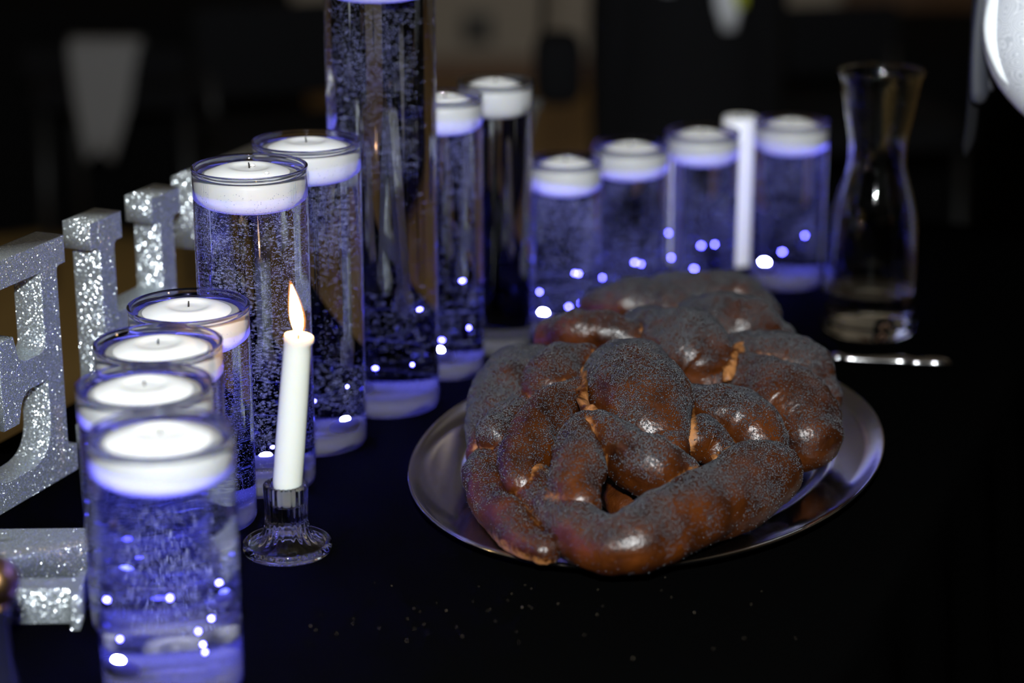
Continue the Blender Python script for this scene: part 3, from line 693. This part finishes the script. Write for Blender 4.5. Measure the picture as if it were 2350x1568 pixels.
stand_letter('sign_letter', [[p * .62 for p in lp] for lp in L_A()], 2.130, 'small silver glittered letter A behind the slim violet vase, seen through it')
stand_letter('sign_letter', L_V(), 2.285, 'small silver glittered letter V, its tip showing right of the unlit vase')
nl = letter_mesh('sign_letter', L_N(), TH, M['glitter'])
nx = Vector((-.03, .9995, 0)).normalized(); ny = Vector((-.9995, -.03, 0)).normalized()
org = Vector((-.304, 1.367, TH / 2 + .0003))
nl.matrix_world = Matrix(((nx.x, ny.x, 0, org.x), (nx.y, ny.y, 0, org.y), (0, 0, 1, org.z), (0, 0, 0, 1)))
tag(nl, 'silver glittered letter lying flat on the cloth beside the nearest vases', 'letter', 'silver glitter letters'); receiver(nl)

# ------------------------------------------------------------------ dark room behind: draped tables, chairs, people
def far_table(x0, x1, y0, y1, z, label):
    o = drape('draped_table', [(x0, y0, 0), (x1, y0, 0), (x1, y1, 0), (x0, y1, 0)], z, FZ + .005, M['drape'], .02, .05, .22); tag(o, label, 'table'); return o
far_table(-2.6, -.64, 5.32, 6.1, -.19, 'long table hung with black cloth in the dark at upper left')
far_table(-2.9, -1.32, 6.3, 6.6, .5, 'tall black cloth covered stand in the far upper left corner')
far_table(.72, 2.6, 5.3, 6.1, -.30, 'low bench hung with black cloth in the dark at upper right')
def chair(x, y, rz, label, seatmat='black', backh=.92, wdt=.44):
    c = empty('banquet_chair', (x, y, FZ), label, 'chair', 'dark chairs in the background', rz)
    rbox('seat', -wdt / 2, wdt / 2, -.22, .22, .42, .48, M[seatmat], c, .02)
    b = rbox('backrest', -wdt / 2, wdt / 2, -.022, .022, .50, backh, M[seatmat], c, .02); b.location = (0, .215, 0); b.rotation_euler = (R(-5), 0, 0)
    for sx in (-1, 1):
        for sy in (-1, 1):
            v, f = tube_vf([(sx * (wdt / 2 - .03), sy * .19, .425), (sx * (wdt / 2 - .02), sy * .21, 0)], [.013, .011], 8)
            pydata('leg', v, f, M['blackmetal'], c)
    for sx in (-1, 1):
        v, f = tube_vf([(sx * (wdt / 2 - .03), .20, .44), (sx * (wdt / 2 - .03), .235, .56)], [.011, .011], 8); pydata('back_support', v, f, M['blackmetal'], c)
    return c
chair(-.43, 4.33, .3, 'black chair in the dark just left of the tallest vase', 'black', .70, .36)
ch0 = chair(-.91, 5.00, math.pi, 'black chair with a pale cloth over its back, upper left', 'black', .58, .38)
chair(.72, 4.55, .2, 'black chair in the dark left of the carafe top', 'black', .66)
chair(-1.75, 4.7, .4, 'dark chair near the upper left corner', 'black', .62)
# pale cloth hanging over the chair back
cv = []; cfc = []
cols = np.linspace(-.078, .078, 15); path = [(-.046, -.225), (-.044, -.17), (-.043, -.10), (-.040, -.04), (-.036, .0), (-.018, .016), (.018, .016), (.034, -.01), (.036, -.07)]
for i, cx in enumerate(cols):
    for j, (yy, zz) in enumerate(path):
        k = 1 - .62 * min(1, max(0, -zz) / .22) ** 1.3; cv.append((cx * k - .02 * max(0, -zz) / .22, yy - .006 * abs(math.sin(i * 1.5)) * (j < 4), zz - .03 * abs(cx) / .078 * (j < 3)))
for i in range(len(cols) - 1):
    for j in range(len(path) - 1):
        a = i * len(path) + j; cfc.append((a, a + len(path), a + len(path) + 1, a + 1))
nk = pydata('napkin', cv, cfc, M['pale'], None); nk.location = (-.905, 4.735, FZ + .582)
md = nk.modifiers.new('thickness', 'SOLIDIFY'); md.thickness = .004
tag(nk, 'pale cloth hanging over the back of a dark chair, upper left', 'cloth')

def skin_mesh(name, joints, edges, radii, material, parent, sub=2, root=0):
    me = bpy.data.meshes.new(name); me.from_pydata(joints, edges, []); me.update()
    tmp = bpy.data.objects.new('tmp', me); col.objects.link(tmp)
    sk = tmp.modifiers.new('skin', 'SKIN'); sk.use_smooth_shade = True
    for i, v in enumerate(me.skin_vertices[0].data):
        rr = radii[i]; v.radius = rr if isinstance(rr, tuple) else (rr, rr); v.use_root = (i == root)
    ss = tmp.modifiers.new('sub', 'SUBSURF'); ss.levels = sub; ss.render_levels = sub
    dg = bpy.context.evaluated_depsgraph_get(); m2 = bpy.data.meshes.new_from_object(tmp.evaluated_get(dg))
    bpy.data.objects.remove(tmp); bpy.data.meshes.remove(me)
    m2.name = name; m2.materials.clear(); m2.materials.append(material)
    m2.polygons.foreach_set('use_smooth', [True] * len(m2.polygons))
    o = bpy.data.objects.new(name, m2); col.objects.link(o)
    if parent: o.parent = parent
    return o
def hand(J, E, Rd, wrist_idx, wp, d, nrm, side):
    """palm, four curled fingers and a thumb grown from the wrist vertex"""
    d = d.normalized(); s = nrm.cross(d).normalized() * side
    def add(p, parent, r): J.append(tuple(p)); E.append((parent, len(J) - 1)); Rd.append(r); return len(J) - 1
    palm = add(wp + d * .045, wrist_idx, (.020, .036))
    for k, ln in enumerate((.068, .078, .072, .056)):
        o_ = s * (.030 - .020 * k); q = palm; p0 = wp + d * .088 + o_
        q = add(p0, palm, .0095); q = add(p0 + d * ln * .45 - nrm * .012, q, .0088); q = add(p0 + d * ln * .8 - nrm * .032, q, .0082)
    q = add(wp + d * .035 + s * .040, palm, .011); q = add(wp + d * .062 + s * .058 - nrm * .012, q, .0098); add(wp + d * .085 + s * .060 - nrm * .028, q, .009)
def person(name, loc, rz, label, P, mats):
    """P: joint dictionary in metres above the floor, person facing -Y"""
    root = empty(name, loc, label, 'person', None, rz)
    V3 = lambda k: Vector(P[k])
    J, E, Rd = [], [], []
    def add(p, parent, r):
        J.append(tuple(p)); Rd.append(r)
        if parent is not None: E.append((parent, len(J) - 1))
        return len(J) - 1
    pel = add(P['pelvis'], None, (.13, .10)); ch = add(P['chest'], pel, (.14, .10)); nk_ = add(P['neck'], ch, .055)
    hd = V3('head'); j = add(hd + Vector((0, .005, -.06)), nk_, (.062, .070)); j = add(hd, j, (.074, .090)); add(hd + Vector((0, .008, .07)), j, (.066, .080))
    for sd in ('l', 'r'):
        sg = 1 if sd == 'l' else -1
        s = add(P['sh_' + sd], ch, .055); e = add(P['el_' + sd], s, .042); w_ = add(P['wr_' + sd], e, .028)
        hand(J, E, Rd, w_, V3('wr_' + sd), V3('wr_' + sd) - V3('el_' + sd), Vector(P.get('hn_' + sd, (0, 0, 1))), sg)
        h_ = add(P['hip_' + sd], pel, .085); k_ = add(P['kn_' + sd], h_, .060); a_ = add(P['an_' + sd], k_, .042); add(P['toe_' + sd], a_, .040)
    skin_mesh('body', J, E, Rd, M['skin'], root)
    # face
    fz = hd
    for sx in (-.031, .031):
        ev = BV * .011 + np.array(fz + Vector((sx, -.082, .004))); pydata('eye', ev, BF, M['wick'], root)
    nv, nf = tube_vf([fz + Vector((0, -.088, .004)), fz + Vector((0, -.106, -.022)), fz + Vector((0, -.090, -.030))], [.006, .013, .009], 8); pydata('nose', nv, nf, M['skin'], root)
    mv, mf = tube_vf([fz + Vector((-.024, -.084, -.052)), fz + Vector((0, -.093, -.052)), fz + Vector((.024, -.084, -.052))], [.003, .006, .003], 8); pydata('mouth', mv, mf, M['red'], root)
    for sx in (-1, 1):
        ev = BV * np.array((.010, .020, .032)) + np.array(fz + Vector((sx * .078, .008, -.006))); pydata('ear', ev, BF, M['skin'], root)
    hp_ = [(0, 0), (.05, .002), (.078, .018), (.090, .05), (.088, .085), (.068, .118), (.035, .134), (0, .138)]
    hv, hf = lathe_vf(list(hp_), 24, 1, 1.12); hv = [(a, b + .018, c - .03) for a, b, c in hv]; pydata('hair', [Vector(q) + fz for q in hv], hf, M['hair'], root)
    # clothes
    tj = [P['pelvis'], P['chest']] + [tuple(V3('neck') - Vector((0, 0, .03)))]
    J2, E2, R2 = [tuple(V3('pelvis') + Vector((0, 0, -.04))), P['chest'], tj[2]], [(0, 1), (1, 2)], [(.165, .125), (.175, .130), (.075, .070)]
    slv = {}
    for sd in ('l', 'r'):
        k = len(J2); J2.append(P['sh_' + sd]); E2.append((1, k)); R2.append(.075)
        if not mats.get('sleeve'):
            J2.append(P['el_' + sd]); E2.append((k, k + 1)); R2.append(.058)
            J2.append(tuple(V3('el_' + sd).lerp(V3('wr_' + sd), .93))); E2.append((k + 1, k + 2)); R2.append(.040)
    skin_mesh('jacket', J2, E2, R2, M[mats['top']], root)
    if mats.get('sleeve'):
        for sd in ('l', 'r'):
            a, b, c = V3('sh_' + sd), V3('el_' + sd), V3('wr_' + sd)
            o = skin_mesh('sleeve', [tuple(a), tuple(a.lerp(b, .5)), tuple(b), tuple(b.lerp(c, .5)), tuple(b.lerp(c, .92))], [(0, 1), (1, 2), (2, 3), (3, 4)], [.070, .066, .060, .054, .040], M[mats['sleeve']], root, 3)
            o['label'] = mats['sleeve_label']
    for sd in ('l', 'r'):
        skin_mesh('trouser_leg', [tuple(V3('pelvis')), P['hip_' + sd], P['kn_' + sd], tuple(V3('kn_' + sd).lerp(V3('an_' + sd), .95))], [(0, 1), (1, 2), (2, 3)], [.12, .105, .078, .062], M[mats['legs']], root)
        t0, t1 = V3('an_' + sd), V3('toe_' + sd)
        skin_mesh('shoe', [tuple(t0 + Vector((0, .03, -.035))), tuple(t0 + Vector((0, -.02, -.035))), tuple(t1 + Vector((0, -.02, 0)))], [(0, 1), (1, 2)], [.046, .050, .040], M['black'], root)
    return root
STAND = dict(pelvis=(0, 0, .95), chest=(0, .02, 1.28), neck=(0, .03, 1.48), head=(0, -.01, 1.64), sh_l=(.19, .03, 1.40), el_l=(.28, .06, 1.12), wr_l=(.20, -.16, 1.06), sh_r=(-.20, .03, 1.40),
             el_r=(-.282, .03, 1.065), wr_r=(-.10, -.19, .955), hip_l=(.10, 0, .92), kn_l=(.11, -.01, .50), an_l=(.11, .02, .10), toe_l=(.13, -.13, .045), hip_r=(-.10, 0, .92), kn_r=(-.11, -.01, .50),
             an_r=(-.11, .02, .10), toe_r=(-.13, -.13, .045))
BACK = dict(STAND); BACK.update(el_l=(.26, .10, 1.14), wr_l=(.10, -.16, 1.24), el_r=(-.26, .10, 1.14), wr_r=(-.06, -.18, 1.26))
ps = person('person', (.335, 4.05, FZ), 0, 'standing person in black with a white shirt tail and lime cloth, in the dark behind', BACK, dict(top='black', legs='black'))
lathe('long_skirt', [(0, .30), (.165, .30), (.172, .33), (.168, .55), (.160, .78), (.150, .98), (.12, 1.02), (0, 1.02)], M['black'], ps, 36, 50, sy=.85)
v, f = tube_vf([(-.045, -.155, .94), (-.05, -.160, .87), (-.052, -.158, .825)], [.022, .026, .012], 10, .35); pydata('shirt_tail', v, f, M['shirt'], ps)
v, f = tube_vf([(.045, -.150, .95), (.052, -.160, .88), (.060, -.158, .80), (.062, -.154, .755)], [.024, .028, .024, .012], 10, .35); pydata('shirt_tail', v, f, M['shirt'], ps)
v, f = tube_vf([(.070, -.165, .94), (.076, -.176, .86), (.080, -.174, .800)], [.018, .020, .008], 10, .35); pydata('lime_cloth', v, f, M['lime'], ps)
bg = empty('shoulder_bag', (.085, 3.90, FZ + .62), 'black bag hanging at the side of the dark standing person', 'bag')
rbox('bag_body', -.045, .045, -.06, .06, 0, .13, M['black'], bg, .03, 3)
v, f = tube_vf(spline([(-.03, 0, .12), (-.02, 0, .35), (.0, .0, .60), (.065, .09, .80)], 14), [.006] * 14, 8); pydata('strap', v, f, M['black'], bg)

pr = person('person', (.745, 1.885, FZ), R(4), 'person in a white paisley sleeve and black vest standing at the right edge', STAND,
            dict(top='black', legs='black', sleeve='paisley', sleeve_label='white paisley patterned sleeve'))

# satin trim down the sleeve and two black strands hanging from the vest
def pl(p): 
    q = Vector(p) - Vector((.745, 1.885, FZ)); return Matrix.Rotation(-R(4), 3, 'Z') @ q
tr_ = spline([pl((.462, 1.885, .46)), pl((.4385, 1.880, .40)), pl((.4245, 1.870, .345)), pl((.4325, 1.862, .310)), pl((.447, 1.850, .288))], 22)
v, f = tube_vf(tr_, list(np.interp(np.linspace(0, 1, 22), [0, .5, .8, 1], [.013, .011, .008, .002])), 12, .6)
o = pydata('satin_trim', v, f, M['satin'], pr); o['label'] = 'smooth white satin edge of the sleeve'
v, f = tube_vf(spline([pl((0.4550, 1.94, .52)), pl((0.4370, 1.94, .42)), pl((0.4280, 1.94, .34)), pl((0.4295, 1.94, .275)), pl((0.4335, 1.94, .262))], 14), [.0085] * 12 + [.006, .003], 10, .4); pydata('vest_strand', v, f, M['satinblack'], pr)
v, f = tube_vf(spline([pl((.452, 1.95, .50)), pl((.437, 1.95, .36)), pl((.440, 1.95, .29)), pl((.442, 1.95, .27))], 12), [.005] * 11 + [.002], 8, .4); pydata('vest_strand', v, f, M['satinblack'], pr)
v, f = tube_vf(spline([pl((0.4530, 1.97, .52)), pl((0.4310, 1.97, .40)), pl((0.4315, 1.97, .25)), pl((0.4275, 1.97, .205))], 12), [.006] * 10 + [.005, .002], 8, .4); pydata('vest_strand', v, f, M['black'], pr)

# ------------------------------------------------------------------ metres -> scene units
bpy.context.view_layer.update()
for o in list(sc.objects):
    if o.parent is None and o.type in ('MESH', 'EMPTY'): o.matrix_world = Matrix.Scale(K, 4) @ o.matrix_world
